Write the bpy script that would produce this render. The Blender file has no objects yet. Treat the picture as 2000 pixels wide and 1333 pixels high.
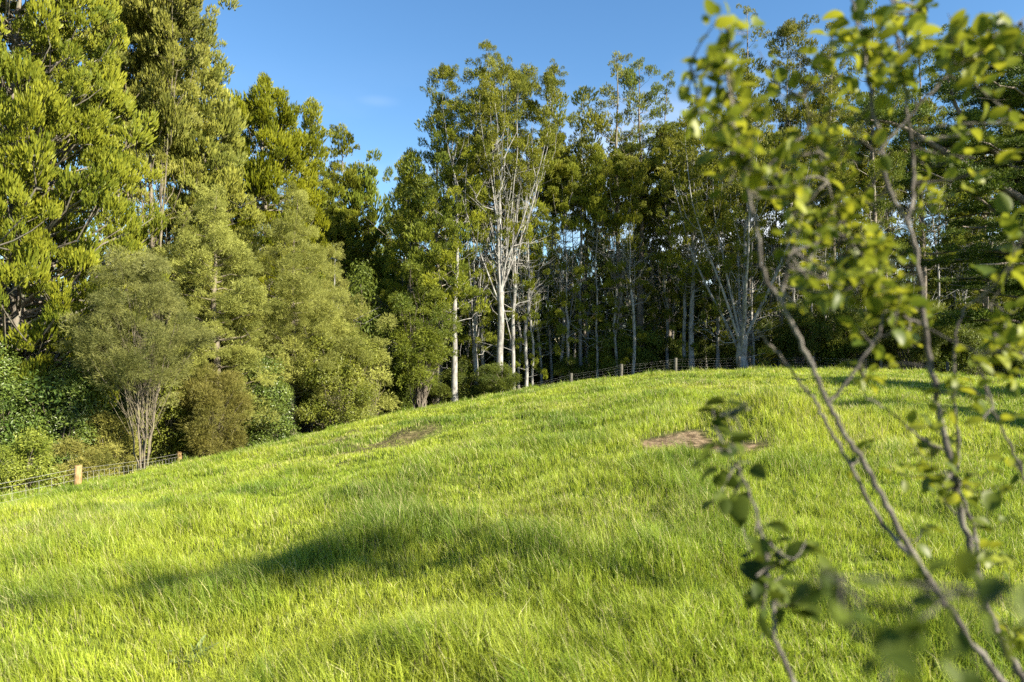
import bpy, math
import numpy as np
from math import radians, sin, cos, pi

# ------------------------------------------------------------------ camera, sky, sun
sc = bpy.context.scene
EYE = 1.65
F = 1333.0                                   # focal length in pixels of a 2000 px wide frame
camd = bpy.data.cameras.new("camera"); cam = bpy.data.objects.new("camera", camd)
sc.collection.objects.link(cam); sc.camera = cam
cam.location = (0, 0, EYE); cam.rotation_euler = (radians(90), 0, 0)
camd.lens = 24; camd.sensor_width = 36; camd.clip_start = 0.05; camd.clip_end = 2000
camd.dof.use_dof = True; camd.dof.focus_distance = 9.0; camd.dof.aperture_fstop = 3.2

SUN_DIR = np.array([0.865, -0.503, 0.0]); SUN_DIR /= np.linalg.norm(SUN_DIR)
SUN_EL = radians(30)
SD = np.array([SUN_DIR[0]*cos(SUN_EL), SUN_DIR[1]*cos(SUN_EL), sin(SUN_EL)])
sund = bpy.data.lights.new("sun", 'SUN'); sun = bpy.data.objects.new("sun", sund)
sc.collection.objects.link(sun)
sund.energy = 5.0; sund.angle = radians(0.6); sund.color = (1.0, 0.90, 0.70)
from mathutils import Vector
sun.rotation_euler = Vector(SD).to_track_quat('Z', 'Y').to_euler()
sun.location = (30, -15, 30)

world = bpy.data.worlds.new("World"); sc.world = world; world.use_nodes = True
wn = world.node_tree.nodes; wl = world.node_tree.links
bg = wn['Background']
sky = wn.new('ShaderNodeTexSky'); sky.sky_type = 'NISHITA'; sky.sun_disc = False
sky.sun_elevation = SUN_EL; sky.sun_rotation = math.atan2(SUN_DIR[0], SUN_DIR[1])
sky.air_density = 1.15; sky.dust_density = 0.0; sky.ozone_density = 4.0; sky.altitude = 100
bg.inputs[1].default_value = 0.064
def nd(nodes, t, **kw):
    n = nodes.new(t)
    for k, v in kw.items():
        setattr(n, k, v)
    return n
# thin clouds low in the sky, brighter on the right
tc = nd(wn, 'ShaderNodeTexCoord'); sep = nd(wn, 'ShaderNodeSeparateXYZ')
wl.new(tc.outputs['Generated'], sep.inputs[0])
mp = nd(wn, 'ShaderNodeMapping'); mp.inputs['Scale'].default_value = (2.2, 2.2, 6.0)
mp.inputs['Rotation'].default_value = (0, 0, 0.3)
wl.new(tc.outputs['Generated'], mp.inputs[0])
nz = nd(wn, 'ShaderNodeTexNoise'); nz.inputs['Scale'].default_value = 1.6; nz.inputs['Detail'].default_value = 6
wl.new(mp.outputs[0], nz.inputs['Vector'])
m1 = nd(wn, 'ShaderNodeMapRange', interpolation_type='SMOOTHSTEP')
m1.inputs['From Min'].default_value = 0.44; m1.inputs['From Max'].default_value = 0.66
wl.new(nz.outputs['Fac'], m1.inputs['Value'])
m2 = nd(wn, 'ShaderNodeMapRange', interpolation_type='SMOOTHSTEP')
m2.inputs['From Min'].default_value = 0.40; m2.inputs['From Max'].default_value = 0.12
wl.new(sep.outputs['Z'], m2.inputs['Value'])
m3 = nd(wn, 'ShaderNodeMapRange', interpolation_type='SMOOTHSTEP')
m3.inputs['From Min'].default_value = -0.25; m3.inputs['From Max'].default_value = 0.45
m3.inputs['To Min'].default_value = 0.10
wl.new(sep.outputs['X'], m3.inputs['Value'])
mm = nd(wn, 'ShaderNodeMath', operation='MULTIPLY'); wl.new(m1.outputs[0], mm.inputs[0]); wl.new(m2.outputs[0], mm.inputs[1])
mm2 = nd(wn, 'ShaderNodeMath', operation='MULTIPLY'); wl.new(mm.outputs[0], mm2.inputs[0]); wl.new(m3.outputs[0], mm2.inputs[1])
# one faint wisp high in the open sky
d0 = Vector((-265/F, 1.0, (666-197)/F)).normalized()
vs = nd(wn, 'ShaderNodeVectorMath', operation='SUBTRACT'); wl.new(tc.outputs['Generated'], vs.inputs[0]); vs.inputs[1].default_value = d0
mpw = nd(wn, 'ShaderNodeMapping'); mpw.inputs['Rotation'].default_value = (0, radians(38), 0); mpw.inputs['Scale'].default_value = (24, 24, 90)
wl.new(vs.outputs[0], mpw.inputs[0])
ln = nd(wn, 'ShaderNodeVectorMath', operation='LENGTH'); wl.new(mpw.outputs[0], ln.inputs[0])
m4 = nd(wn, 'ShaderNodeMapRange', interpolation_type='SMOOTHSTEP'); m4.inputs['From Min'].default_value = 1.0; m4.inputs['From Max'].default_value = 0.0
m4.inputs['To Max'].default_value = 0.05
wl.new(ln.outputs['Value'], m4.inputs['Value'])
mx = nd(wn, 'ShaderNodeMath', operation='MAXIMUM'); wl.new(mm2.outputs[0], mx.inputs[0]); wl.new(m4.outputs[0], mx.inputs[1])
mix = nd(wn, 'ShaderNodeMix', data_type='RGBA'); wl.new(mx.outputs[0], mix.inputs['Factor'])
hsw = nd(wn, 'ShaderNodeHueSaturation'); hsw.inputs['Saturation'].default_value = 1.14; hsw.inputs['Hue'].default_value = 0.500; hsw.inputs['Value'].default_value = 0.90; wl.new(sky.outputs[0], hsw.inputs['Color']); wl.new(hsw.outputs[0], mix.inputs['A']); mix.inputs['B'].default_value = (7.0, 7.2, 7.6, 1)
wl.new(mix.outputs['Result'], bg.inputs[0])

sc.view_settings.view_transform = 'Standard'; sc.view_settings.look = 'None'
sc.view_settings.exposure = 1.9; sc.view_settings.gamma = 1; sc.view_settings.use_curve_mapping = False
sc.render.engine = 'CYCLES'
sc.cycles.max_bounces = 6; sc.cycles.diffuse_bounces = 3; sc.cycles.transmission_bounces = 4
sc.cycles.glossy_bounces = 2; sc.cycles.use_denoising = False
sc.cycles.sample_clamp_indirect = 4.0

# ------------------------------------------------------------------ helpers
def rng_(s): return np.random.RandomState(s)
_lat = rng_(99).rand(256, 256)
def vnoise(x, y, scale, seed=0):
    x = np.asarray(x, float)/scale + seed*17.31; y = np.asarray(y, float)/scale + seed*5.77
    xi = np.floor(x).astype(int); yi = np.floor(y).astype(int)
    fx = x-xi; fy = y-yi; fx = fx*fx*(3-2*fx); fy = fy*fy*(3-2*fy)
    g = lambda a, b: _lat[a % 256, b % 256]
    return (g(xi, yi)*(1-fx)+g(xi+1, yi)*fx)*(1-fy)+(g(xi, yi+1)*(1-fx)+g(xi+1, yi+1)*fx)*fy

def make_mesh(name, V, faces, mat, tint=None, smooth=False):
    """faces: list of int arrays (n,k)"""
    me = bpy.data.meshes.new(name)
    V = np.ascontiguousarray(V, dtype=np.float32)
    me.vertices.add(len(V)); me.vertices.foreach_set('co', V.ravel())
    faces = [f for f in faces if len(f)]
    nl = sum(f.size for f in faces); nf = sum(len(f) for f in faces)
    me.loops.add(nl); me.polygons.add(nf)
    me.loops.foreach_set('vertex_index', np.concatenate([f.ravel() for f in faces]).astype(np.int32))
    tot = np.concatenate([np.full(len(f), f.shape[1], np.int32) for f in faces])
    st = np.concatenate([[0], np.cumsum(tot)[:-1]]).astype(np.int32)
    me.polygons.foreach_set('loop_start', st)
    try: me.polygons.foreach_set('loop_total', tot)
    except Exception: pass
    me.polygons.foreach_set('use_smooth', np.full(nf, smooth, bool))
    if tint is not None:
        if tint.ndim == 1:
            a = me.attributes.new('tint', 'FLOAT', 'POINT'); a.data.foreach_set('value', tint.astype(np.float32))
        else:
            a = me.attributes.new('tint', 'FLOAT_COLOR', 'POINT'); a.data.foreach_set('color', tint.astype(np.float32).ravel())
    me.update(calc_edges=True)
    me.materials.append(mat)
    return me

def link(name, me, parent=None, loc=None):
    o = bpy.data.objects.new(name, me); sc.collection.objects.link(o)
    if parent: o.parent = parent
    if loc is not None: o.location = loc
    return o
def thing(name, label, cat, loc, group=None):
    o = bpy.data.objects.new(name, None); sc.collection.objects.link(o)
    o.location = loc; o.empty_display_size = 0.3
    o['label'] = label; o['category'] = cat
    if group: o['group'] = group
    return o

def tubes(P, R, k=6):
    """P (m,n,3), R (m,n) -> verts, quads"""
    P = np.asarray(P, float); R = np.asarray(R, float)
    m, n, _ = P.shape
    T = np.gradient(P, axis=1); T /= np.linalg.norm(T, axis=2, keepdims=True)+1e-9
    mt = T.mean(axis=1, keepdims=True)
    ref = np.where(np.abs(mt[..., 2:3]) > 0.7, np.array([1., 0, 0]), np.array([0, 0, 1.]))
    A = np.cross(T, np.broadcast_to(ref, T.shape)); A /= np.linalg.norm(A, axis=2, keepdims=True)+1e-9
    B = np.cross(T, A)
    th = np.arange(k)*2*pi/k
    V = P[:, :, None, :] + R[:, :, None, None]*(A[:, :, None, :]*np.cos(th)[None, None, :, None]+B[:, :, None, :]*np.sin(th)[None, None, :, None])
    idx = np.arange(m*n*k).reshape(m, n, k)
    a = idx[:, :-1, :]; b = idx[:, 1:, :]
    q = np.stack([a, np.roll(a, -1, 2), np.roll(b, -1, 2), b], -1).reshape(-1, 4)
    return V.reshape(-1, 3), q
class Wood:
    def __init__(s): s.V = []; s.Q = []; s.n = 0
    def add(s, P, R, k=6):
        P = np.asarray(P, float); R = np.asarray(R, float)
        if P.ndim == 2: P = P[None]; R = R[None]
        if len(P) == 0: return
        V, q = tubes(P, R, k); s.V.append(V); s.Q.append(q+s.n); s.n += len(V)
    def mesh(s, name, mat): return make_mesh(name, np.concatenate(s.V), [np.concatenate(s.Q)], mat, smooth=True)
def path(pts, n):
    pts = np.asarray(pts, float); t = np.linspace(0, len(pts)-1, n)
    # Catmull-Rom
    i = np.clip(np.floor(t).astype(int), 0, len(pts)-2); f = (t-i)[:, None]
    g = lambda j: pts[np.clip(j, 0, len(pts)-1)]
    p0, p1, p2, p3 = g(i-1), g(i), g(i+1), g(i+2)
    return 0.5*((2*p1)+(-p0+p2)*f+(2*p0-5*p1+4*p2-p3)*f*f+(-p0+3*p1-3*p2+p3)*f**3)

# ------------------------------------------------------------------ materials
def leaf_mat(name, dark, light, trans=0.35, rough=0.55, spec=0.25, straw=None):
    m = bpy.data.materials.new(name); m.use_nodes = True
    n = m.node_tree.nodes; l = m.node_tree.links; out = n['Material Output']; p = n['Principled BSDF']
    at = nd(n, 'ShaderNodeAttribute', attribute_name='tint')
    mx = nd(n, 'ShaderNodeMix', data_type='RGBA')
    mx.inputs['A'].default_value = (*dark, 1); mx.inputs['B'].default_value = (*light, 1)
    l.new(at.outputs['Fac'], mx.inputs['Factor'])
    oi = nd(n, 'ShaderNodeObjectInfo'); hs = nd(n, 'ShaderNodeHueSaturation')
    mr = nd(n, 'ShaderNodeMapRange'); mr.inputs['To Min'].default_value = 0.8; mr.inputs['To Max'].default_value = 1.15
    l.new(oi.outputs['Random'], mr.inputs['Value']); l.new(mr.outputs[0], hs.inputs['Value'])
    mr2 = nd(n, 'ShaderNodeMapRange'); mr2.inputs['To Min'].default_value = 0.488; mr2.inputs['To Max'].default_value = 0.500
    l.new(oi.outputs['Random'], mr2.inputs['Value']); l.new(mr2.outputs[0], hs.inputs['Hue'])
    l.new(mx.outputs['Result'], hs.inputs['Color'])
    l.new(hs.outputs[0], p.inputs['Base Color'])
    p.inputs['Roughness'].default_value = rough; p.inputs['Specular IOR Level'].default_value = spec
    tr = nd(n, 'ShaderNodeBsdfTranslucent')
    hs2 = nd(n, 'ShaderNodeHueSaturation'); hs2.inputs['Hue'].default_value = 0.485; hs2.inputs['Value'].default_value = 1.35
    l.new(hs.outputs[0], hs2.inputs['Color']); l.new(hs2.outputs[0], tr.inputs['Color'])
    ms = nd(n, 'ShaderNodeMixShader'); ms.inputs[0].default_value = trans
    l.new(p.outputs[0], ms.inputs[1]); l.new(tr.outputs[0], ms.inputs[2]); l.new(ms.outputs[0], out.inputs[0])
    return m
def bark_mat(name, a, b, scale=3.0, lichen=None):
    m = bpy.data.materials.new(name); m.use_nodes = True
    n = m.node_tree.nodes; l = m.node_tree.links; p = n['Principled BSDF']
    tc = nd(n, 'ShaderNodeTexCoord'); mp = nd(n, 'ShaderNodeMapping'); mp.inputs['Scale'].default_value = (1, 1, 0.45)
    l.new(tc.outputs['Object'], mp.inputs[0])
    nz = nd(n, 'ShaderNodeTexNoise'); nz.inputs['Scale'].default_value = scale; nz.inputs['Detail'].default_value = 8; nz.inputs['Roughness'].default_value = 0.7
    l.new(mp.outputs[0], nz.inputs['Vector'])
    cr = nd(n, 'ShaderNodeValToRGB'); cr.color_ramp.elements[0].position = 0.36; cr.color_ramp.elements[1].position = 0.62
    cr.color_ramp.elements[0].color = (*a, 1); cr.color_ramp.elements[1].color = (*b, 1)
    l.new(nz.outputs['Fac'], cr.inputs[0]); col = cr.outputs[0]
    if lichen:
        nz2 = nd(n, 'ShaderNodeTexNoise'); nz2.inputs['Scale'].default_value = scale*0.7; nz2.inputs['Detail'].default_value = 4
        l.new(tc.outputs['Object'], nz2.inputs['Vector'])
        mr = nd(n, 'ShaderNodeMapRange'); mr.inputs['From Min'].default_value = 0.52; mr.inputs['From Max'].default_value = 0.62; mr.inputs['To Max'].default_value = 0.7
        l.new(nz2.outputs['Fac'], mr.inputs['Value'])
        mx = nd(n, 'ShaderNodeMix', data_type='RGBA'); l.new(mr.outputs[0], mx.inputs['Factor'])
        l.new(col, mx.inputs['A']); mx.inputs['B'].default_value = (*lichen, 1); col = mx.outputs['Result']
    l.new(col, p.inputs['Base Color']); p.inputs['Roughness'].default_value = 0.85; p.inputs['Specular IOR Level'].default_value = 0.2
    bp = nd(n, 'ShaderNodeBump'); bp.inputs['Strength'].default_value = 0.5; bp.inputs['Distance'].default_value = 0.03
    l.new(nz.outputs['Fac'], bp.inputs['Height']); l.new(bp.outputs[0], p.inputs['Normal'])
    return m

M = {}
M['kauri']  = leaf_mat('conifer foliage', (0.068, 0.100, 0.010), (0.250, 0.265, 0.020), trans=.25)
M['kauri_y']= leaf_mat('yellow green conifer foliage', (0.080, 0.115, 0.006), (0.26, 0.285, 0.010), trans=.28)
M['kauri_g']= leaf_mat('grey green conifer foliage', (0.100, 0.130, 0.024), (0.31, 0.325, 0.055), trans=.25)
M['dark']   = leaf_mat('dark conifer foliage', (0.055, 0.090, 0.012), (0.19, 0.225, 0.022), trans=.25)
M['olive']  = leaf_mat('olive foliage', (0.12, 0.142, 0.030), (0.36, 0.39, 0.095))
M['kanuka'] = leaf_mat('feathery olive foliage', (0.10, 0.125, 0.035), (0.29, 0.315, 0.095))
M['broad']  = leaf_mat('yellow green broad leaves', (0.085, 0.125, 0.014), (0.25, 0.285, 0.045), rough=0.45, spec=0.3)
M['gloss']  = leaf_mat('glossy dark green leaves', (0.040, 0.080, 0.014), (0.135, 0.185, 0.030), rough=0.4, spec=0.4, trans=0.2)
M['brush']  = leaf_mat('mixed brush leaves', (0.10, 0.115, 0.022), (0.27, 0.26, 0.06))
M['pine']   = leaf_mat('dark cypress foliage', (0.025, 0.050, 0.008), (0.100, 0.145, 0.014), trans=0.2)
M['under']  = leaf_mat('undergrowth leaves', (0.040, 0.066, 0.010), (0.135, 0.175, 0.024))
M['bark']   = bark_mat('pale grey bark', (0.07, 0.06, 0.05), (0.22, 0.195, 0.165), 5.0, lichen=(0.15, 0.165, 0.12))
M['bark_l'] = bark_mat('lichen white bark', (0.08, 0.077, 0.075), (0.32, 0.31, 0.30), 6.0, lichen=(0.25, 0.265, 0.25))
M['bark_b'] = bark_mat('brown grey bark', (0.06, 0.05, 0.04), (0.18, 0.155, 0.13), 5.0)
M['bark_k'] = bark_mat('buff bark', (0.06, 0.05, 0.038), (0.19, 0.165, 0.125), 8.0, lichen=(0.15, 0.15, 0.06))
M['bark_s'] = bark_mat('sapling bark', (0.035, 0.03, 0.028), (0.15, 0.135, 0.125), 30.0, lichen=(0.20, 0.185, 0.165))

# ------------------------------------------------------------------ terrain
_tx = np.array([-700, -300, 0, 100, 200, 300, 400, 500, 600, 700, 800, 900, 1000, 1100, 1200, 1300, 1400, 1500, 1600, 1700, 1800, 2000, 2400, 2800], float)
_ts = np.array([1160, 1040, 966, 950, 934, 915, 896, 871, 847, 822, 801, 784, 765, 749, 736, 727, 722, 719, 719, 722, 727, 742, 775, 800], float)
_tc = np.array([9, 11, 13.5, 14.5, 16.5, 19, 21.5, 24, 26, 28, 29.5, 30.5, 31, 31, 31, 31, 31, 31, 30.5, 30, 29.5, 28, 24, 22], float)
_gx = np.linspace(-700, 2800, 701)
def _sm(a):
    a = np.interp(_gx, _tx, a); k = np.exp(-np.linspace(-2, 2, 25)**2); k /= k.sum()
    return np.convolve(np.pad(a, 12, mode='edge'), k, 'valid')
_gs, _gc = _sm(_ts), _sm(_tc)
def _ab(u):
    px = u*F+1000
    s = (np.interp(px, _gx, _gs)-666)/F; c = np.interp(px, _gx, _gc)
    s = s+0.16/c
    return 3.3/c-s, 1.65/c**2, c
MOUNDS = []
def ground(X, Y, detail=True):
    X = np.asarray(X, float); Y = np.asarray(Y, float)
    Yp = np.maximum(Y, 0.0)
    u = np.clip(X/np.maximum(Yp, 1.5), -1.25, 1.3)
    a, b, c = _ab(u)
    ye = c*1.12
    yi = np.minimum(Yp, ye)
    z = a*yi-b*yi**2
    sl = np.minimum(a-2*b*ye, 0.0)
    L = 7.0
    z = z+sl*L*(1-np.exp(-np.maximum(Yp-ye, 0)/L))
    if detail:
        amp = np.clip(1.25-np.abs(Yp)/60, 0, 1)
        z = z+amp*(0.10*(vnoise(X, Y, 1.7, 1)-0.5)+0.17*(vnoise(X, Y, 0.75, 2)-0.5)*np.clip(vnoise(X, Y, 4, 8)*1.6-.2, .15, 1)+.07*(vnoise(X, Y, .38, 7)-.5)+0.20*(vnoise(X, Y, 4.5, 3)-0.5)+.08*(vnoise(X, Y, 1.3, 15)-.5))
        for (mx_, my_, sx, sy, rot, h) in MOUNDS:
            dx = X-mx_; dy = Y-my_; cx = dx*cos(rot)+dy*sin(rot); cy = -dx*sin(rot)+dy*cos(rot)
            z = z+h*np.exp(-(cx/sx)**2-(cy/sy)**2)
    return z
def on_ground(px, py):
    """ground point seen at a pixel of the 2000 px frame"""
    u = (px-1000)/F; s = (py-666)/F
    a, b, c = _ab(u)
    q = (a+s)**2-4*b*1.65
    Y = ((a+s)-np.sqrt(np.maximum(q, 0)))/(2*b)
    return u*Y, Y
for (p1, p2, w, h) in [((830, 1055), (560, 1140), .34, .17), ((560, 1150), (40, 1235), .30, .10), ((1545, 850), (1470, 830), .8, .32), ((1180, 1120), (900, 1100), .25, .07), ((1700, 830), (1850, 850), .6, .15), ((1330, 1120), (1230, 1110), .25, .10), ((1310, 775), (1290, 850), .8, .1), ((480, 1030), (330, 1010), .4, .1)]:
    a = np.array(on_ground(*p1)); b = np.array(on_ground(*p2)); c = (a+b)/2; d = b-a
    MOUNDS.append((c[0], c[1], max(np.hypot(*d)*.6, w), w, math.atan2(d[1], d[0]), h))

DIRT = []   # centre, radii, strength
for (px, py, rx, ry, st, nb) in [(1335, 870, 100, 20, 1.0, .42), (1440, 880, 90, 15, 1.0, .5), (1300, 888, 50, 8, .9, .5), (735, 868, 100, 22, .78, 1.1), (800, 848, 60, 14, .7, 1.0), (655, 862, 55, 11, .75, .9), (400, 978, 45, 8, .6, .8), (560, 905, 60, 9, .5, .9), (60, 1022, 70, 10, .6, .7), (60, 1130, 60, 12, .35, .8), (940, 830, 40, 5, .35, .8), (270, 1020, 50, 8, .4, .8)]:
    cx, cy = on_ground(px, py); x1, y1 = on_ground(px, py-ry); x2, y2 = on_ground(px, py+ry)
    DIRT.append((cx, cy, rx/F*cy, abs(y1-y2)/2, st, nb))
def dirt(X, Y):
    d = np.zeros(np.shape(X))
    for (cx, cy, rx, ry, st, nb) in DIRT:
        r = np.sqrt(((X-cx)/rx)**2+((Y-cy)/ry)**2)
        n = vnoise(X, Y, .45, 5)*.6+vnoise(X, Y, .18, 6)*.4
        e = np.clip((1.15-r)*2.2+(n-.5)*2.4*nb*1.4-(nb-.3)*.8, 0, 1)*st
        d = np.maximum(d, e)
    return d

xs = 0.05*np.sinh(np.linspace(-math.asinh(400/0.9), math.asinh(400/0.9), 640))*18
def axis_(lo, hi, n, w): 
    a, b = math.asinh(lo/w), math.asinh(hi/w); return w*np.sinh(np.linspace(a, b, n))
xs = axis_(-500, 500, 640, 4.0); ys = axis_(-40, 900, 620, 5.0)
GX, GY = np.meshgrid(xs, ys)
GZ = ground(GX, GY)
V = np.stack([GX, GY, GZ], -1).reshape(-1, 3)
idx = np.arange(len(V)).reshape(GX.shape)
Q = np.stack([idx[:-1, :-1], idx[:-1, 1:], idx[1:, 1:], idx[1:, :-1]], -1).reshape(-1, 4)
D = dirt(GX, GY).ravel()
m = bpy.data.materials.new('soil and turf'); m.use_nodes = True
n = m.node_tree.nodes; l = m.node_tree.links; p = n['Principled BSDF']
at = nd(n, 'ShaderNodeAttribute', attribute_name='tint'); tc = nd(n, 'ShaderNodeTexCoord')
nz = nd(n, 'ShaderNodeTexNoise'); nz.inputs['Scale'].default_value = 9; nz.inputs['Detail'].default_value = 8; nz.inputs['Roughness'].default_value = .75
l.new(tc.outputs['Object'], nz.inputs['Vector'])
c1 = nd(n, 'ShaderNodeValToRGB'); c1.color_ramp.elements[0].color = (0.05, 0.07, 0.012, 1); c1.color_ramp.elements[1].color = (0.14, 0.19, 0.03, 1)
c1.color_ramp.elements[0].position = .35; c1.color_ramp.elements[1].position = .65; l.new(nz.outputs['Fac'], c1.inputs[0])
c2 = nd(n, 'ShaderNodeValToRGB'); c2.color_ramp.elements[0].color = (0.05, 0.032, 0.016, 1); c2.color_ramp.elements[1].color = (0.27, 0.20, 0.125, 1)
c2.color_ramp.elements[0].position = .38; c2.color_ramp.elements[1].position = .6; l.new(nz.outputs['Fac'], c2.inputs[0])
c3 = nd(n, 'ShaderNodeValToRGB'); c3.color_ramp.elements[0].color = (0.03, 0.02, 0.012, 1); c3.color_ramp.elements[1].color = (0.20, 0.145, 0.085, 1)
c3.color_ramp.elements[0].position = .42; c3.color_ramp.elements[1].position = .62; l.new(nz.outputs['Fac'], c3.inputs[0])
mrd = nd(n, 'ShaderNodeMapRange'); mrd.inputs['From Min'].default_value = .78; mrd.inputs['From Max'].default_value = .95; l.new(at.outputs['Fac'], mrd.inputs['Value'])
mxd = nd(n, 'ShaderNodeMix', data_type='RGBA'); l.new(mrd.outputs[0], mxd.inputs['Factor']); l.new(c3.outputs[0], mxd.inputs['A']); l.new(c2.outputs[0], mxd.inputs['B'])
mx = nd(n, 'ShaderNodeMix', data_type='RGBA'); l.new(at.outputs['Fac'], mx.inputs['Factor']); l.new(c1.outputs[0], mx.inputs['A']); l.new(mxd.outputs['Result'], mx.inputs['B'])
l.new(mx.outputs['Result'], p.inputs['Base Color']); p.inputs['Roughness'].default_value = .95; p.inputs['Specular IOR Level'].default_value = .1
bp = nd(n, 'ShaderNodeBump'); bp.inputs['Distance'].default_value = .04; bp.inputs['Strength'].default_value = .8; l.new(nz.outputs['Fac'], bp.inputs['Height']); l.new(bp.outputs[0], p.inputs['Normal'])
g = link('ground', make_mesh('ground', V, [Q], m, tint=D, smooth=True)); g['kind'] = 'structure'
g['label'] = 'grassy hillside paddock with bare soil patches'

# ------------------------------------------------------------------ grass
def grass_mat():
    m = bpy.data.materials.new('grass blades'); m.use_nodes = True
    n = m.node_tree.nodes; l = m.node_tree.links; out = n['Material Output']; p = n['Principled BSDF']
    at = nd(n, 'ShaderNodeAttribute', attribute_name='tint')
    l.new(at.outputs['Color'], p.inputs['Base Color']); p.inputs['Roughness'].default_value = .45; p.inputs['Specular IOR Level'].default_value = .35
    tr = nd(n, 'ShaderNodeBsdfTranslucent'); hs = nd(n, 'ShaderNodeHueSaturation'); hs.inputs['Value'].default_value = 1.3; hs.inputs['Hue'].default_value = .49
    l.new(at.outputs['Color'], hs.inputs['Color']); l.new(hs.outputs[0], tr.inputs['Color'])
    ms = nd(n, 'ShaderNodeMixShader'); ms.inputs[0].default_value = .42
    l.new(p.outputs[0], ms.inputs[1]); l.new(tr.outputs[0], ms.inputs[2]); l.new(ms.outputs[0], out.inputs[0])
    return m
def make_grass(N, seed):
    r = rng_(seed)
    pw = 0.55; y0, y1 = 1.6, 46.0
    t = r.rand(N); e = 1-pw
    Y = (y0**e+(y1**e-y0**e)*t)**(1/e)
    X = Y*(r.rand(N)*1.8-0.9)+(r.rand(N)-.5)*4.0
    # pull into tufts
    tf = np.clip(.10+.005*Y, .1, .3)
    ax = np.round(X/tf+vnoise(Y, X, .2, 3)*1.2)*tf; ay = np.round(Y/tf+vnoise(X, Y, .2, 4)*1.2)*tf
    w = r.rand(N)**1.5*.55
    offx, offy = X-ax, Y-ay
    X = X-offx*w; Y = Y-offy*w
    u = X/Y; _, _, c = _ab(np.clip(u, -1.25, 1.3))
    keep = (Y < c*1.18+1.5)
    d = dirt(X, Y); keep &= r.rand(N) > d*1.15
    X, Y, u, d, offx, offy = [q[keep] for q in (X, Y, u, d, offx, offy)]; N = len(X)
    Z = ground(X, Y)
    big = vnoise(X, Y, 2.6, 11); mid = vnoise(X, Y, .7, 12); fine = vnoise(X, Y, .22, 13)
    md = np.zeros(N)
    ia = np.round(ax/tf).astype(int)[keep] % 256; ib = np.round(ay/tf).astype(int)[keep] % 256; hsh = _lat[ia, ib]; hs2 = _lat[(ia+77) % 256, ib]
    for (mx_, my_, sx, sy, rot, h) in MOUNDS:
        dx = X-mx_; dy = Y-my_; cx = dx*cos(rot)+dy*sin(rot); cy = -dx*sin(rot)+dy*cos(rot)
        md = np.maximum(md, min(h*5, 1)*np.exp(-(cx/sx)**2-(cy/sy)**2))
    tuf = np.clip((hsh-.72)*3.6, 0, 1)*(.3+.9*mid)
    L = (.035+.04*big+.14*np.clip(mid*1.6-.45, 0, 1)+.06*fine+.12*md+.076*tuf)*(.45+.9*r.rand(N))*(1-.6*d)*np.where(Y > c[keep]*.97, .8+.9*np.clip(mid-.35, 0, 1), np.interp(Y, [3, 9, 20], [.88, .74, .68]))
    long_ = r.rand(N) < .04; L = np.where(long_, L*1.5, L)
    ang = 2*pi*r.rand(N); an2 = 2*pi*(vnoise(X, Y, .5, 21)*1.6)
    lean = .08+.42*r.rand(N)**1.6+.15*fine
    dx = np.cos(ang)*.8+np.cos(an2)*.12+offx/tf[keep]*(.5+1.5*tuf); dy = np.sin(ang)*.8+np.sin(an2)*.12+offy/tf[keep]*(.5+1.5*tuf)
    dn = np.hypot(dx, dy)+1e-6; dx /= dn; dy /= dn
    W = np.maximum(.0027+.0020*r.rand(N), .00072*Y)*(.8+.5*r.rand(N))
    wa = ang+pi/2+r.randn(N)*1.0; wx = np.cos(wa)*W; wy = np.sin(wa)*W
    base = np.stack([X, Y, Z-.01], 1); wv = np.stack([wx, wy, np.zeros(N)], 1)*.5
    D3 = np.stack([dx, dy, np.zeros(N)], 1)
    up = np.array([0, 0, 1.])
    l1 = lean[:, None]*.45; l2 = lean[:, None]
    p1 = base+L[:, None]*(.5*up*np.sqrt(1-.4*l1**2)+D3*l1*.5)
    bend = np.clip(lean+.75*r.rand(N)**2+.45*long_, 0, 1.5)[:, None]
    p2 = p1+L[:, None]*.5*(up*np.cos(bend*1.1)+D3*np.sin(bend*1.1))
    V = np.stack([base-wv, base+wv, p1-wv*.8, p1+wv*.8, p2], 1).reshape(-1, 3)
    i = np.arange(N)[:, None]*5
    Qd = i+np.array([[0, 1, 3, 2]]); Tr = i+np.array([[2, 3, 4]])
    # colours: fresh green, yellow green, straw, blue green in lush spots, painted shade on mounds
    k1 = np.clip(big*.9+r.randn(N)*.22, 0, 1)[:, None]
    gA = np.array([.192, .275, .024]); gB = np.array([.350, .402, .044]); gS = np.array([.46, .43, .20]); gD = np.array([.085, .155, .020])
    C = gA*(1-k1)+gB*k1
    lush = np.clip((mid-.52)*2.2+md*.9+tuf*.9+(hs2-.6)*.8+(vnoise(X, Y, 1.6, 41)-.6)*1.5+r.randn(N)*.12, 0, 1)[:, None]
    C = C*(1-lush*.75)+gD*lush*.75
    st = ((r.rand(N) < .09+.42*np.clip(vnoise(X, Y, 1.3, 31)-.55, 0, 1)+.35*d))[:, None]
    C = np.where(st, gS*(.6+.5*r.rand(N)[:, None]), C)*(.8+.4*r.rand(N)[:, None])*(.78+.42*hs2[:, None])
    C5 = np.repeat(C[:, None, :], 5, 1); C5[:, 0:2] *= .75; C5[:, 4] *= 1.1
    C4 = np.concatenate([C5.reshape(-1, 3), np.ones((N*5, 1))], 1)
    return V, [Qd, Tr], C4
V, fs, C4 = make_grass(1400000, 5)
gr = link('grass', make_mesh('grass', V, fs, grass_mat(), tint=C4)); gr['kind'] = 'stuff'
gr['label'] = 'lush bright green pasture grass covering the slope'; gr['category'] = 'grass'
del V, fs, C4

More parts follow.
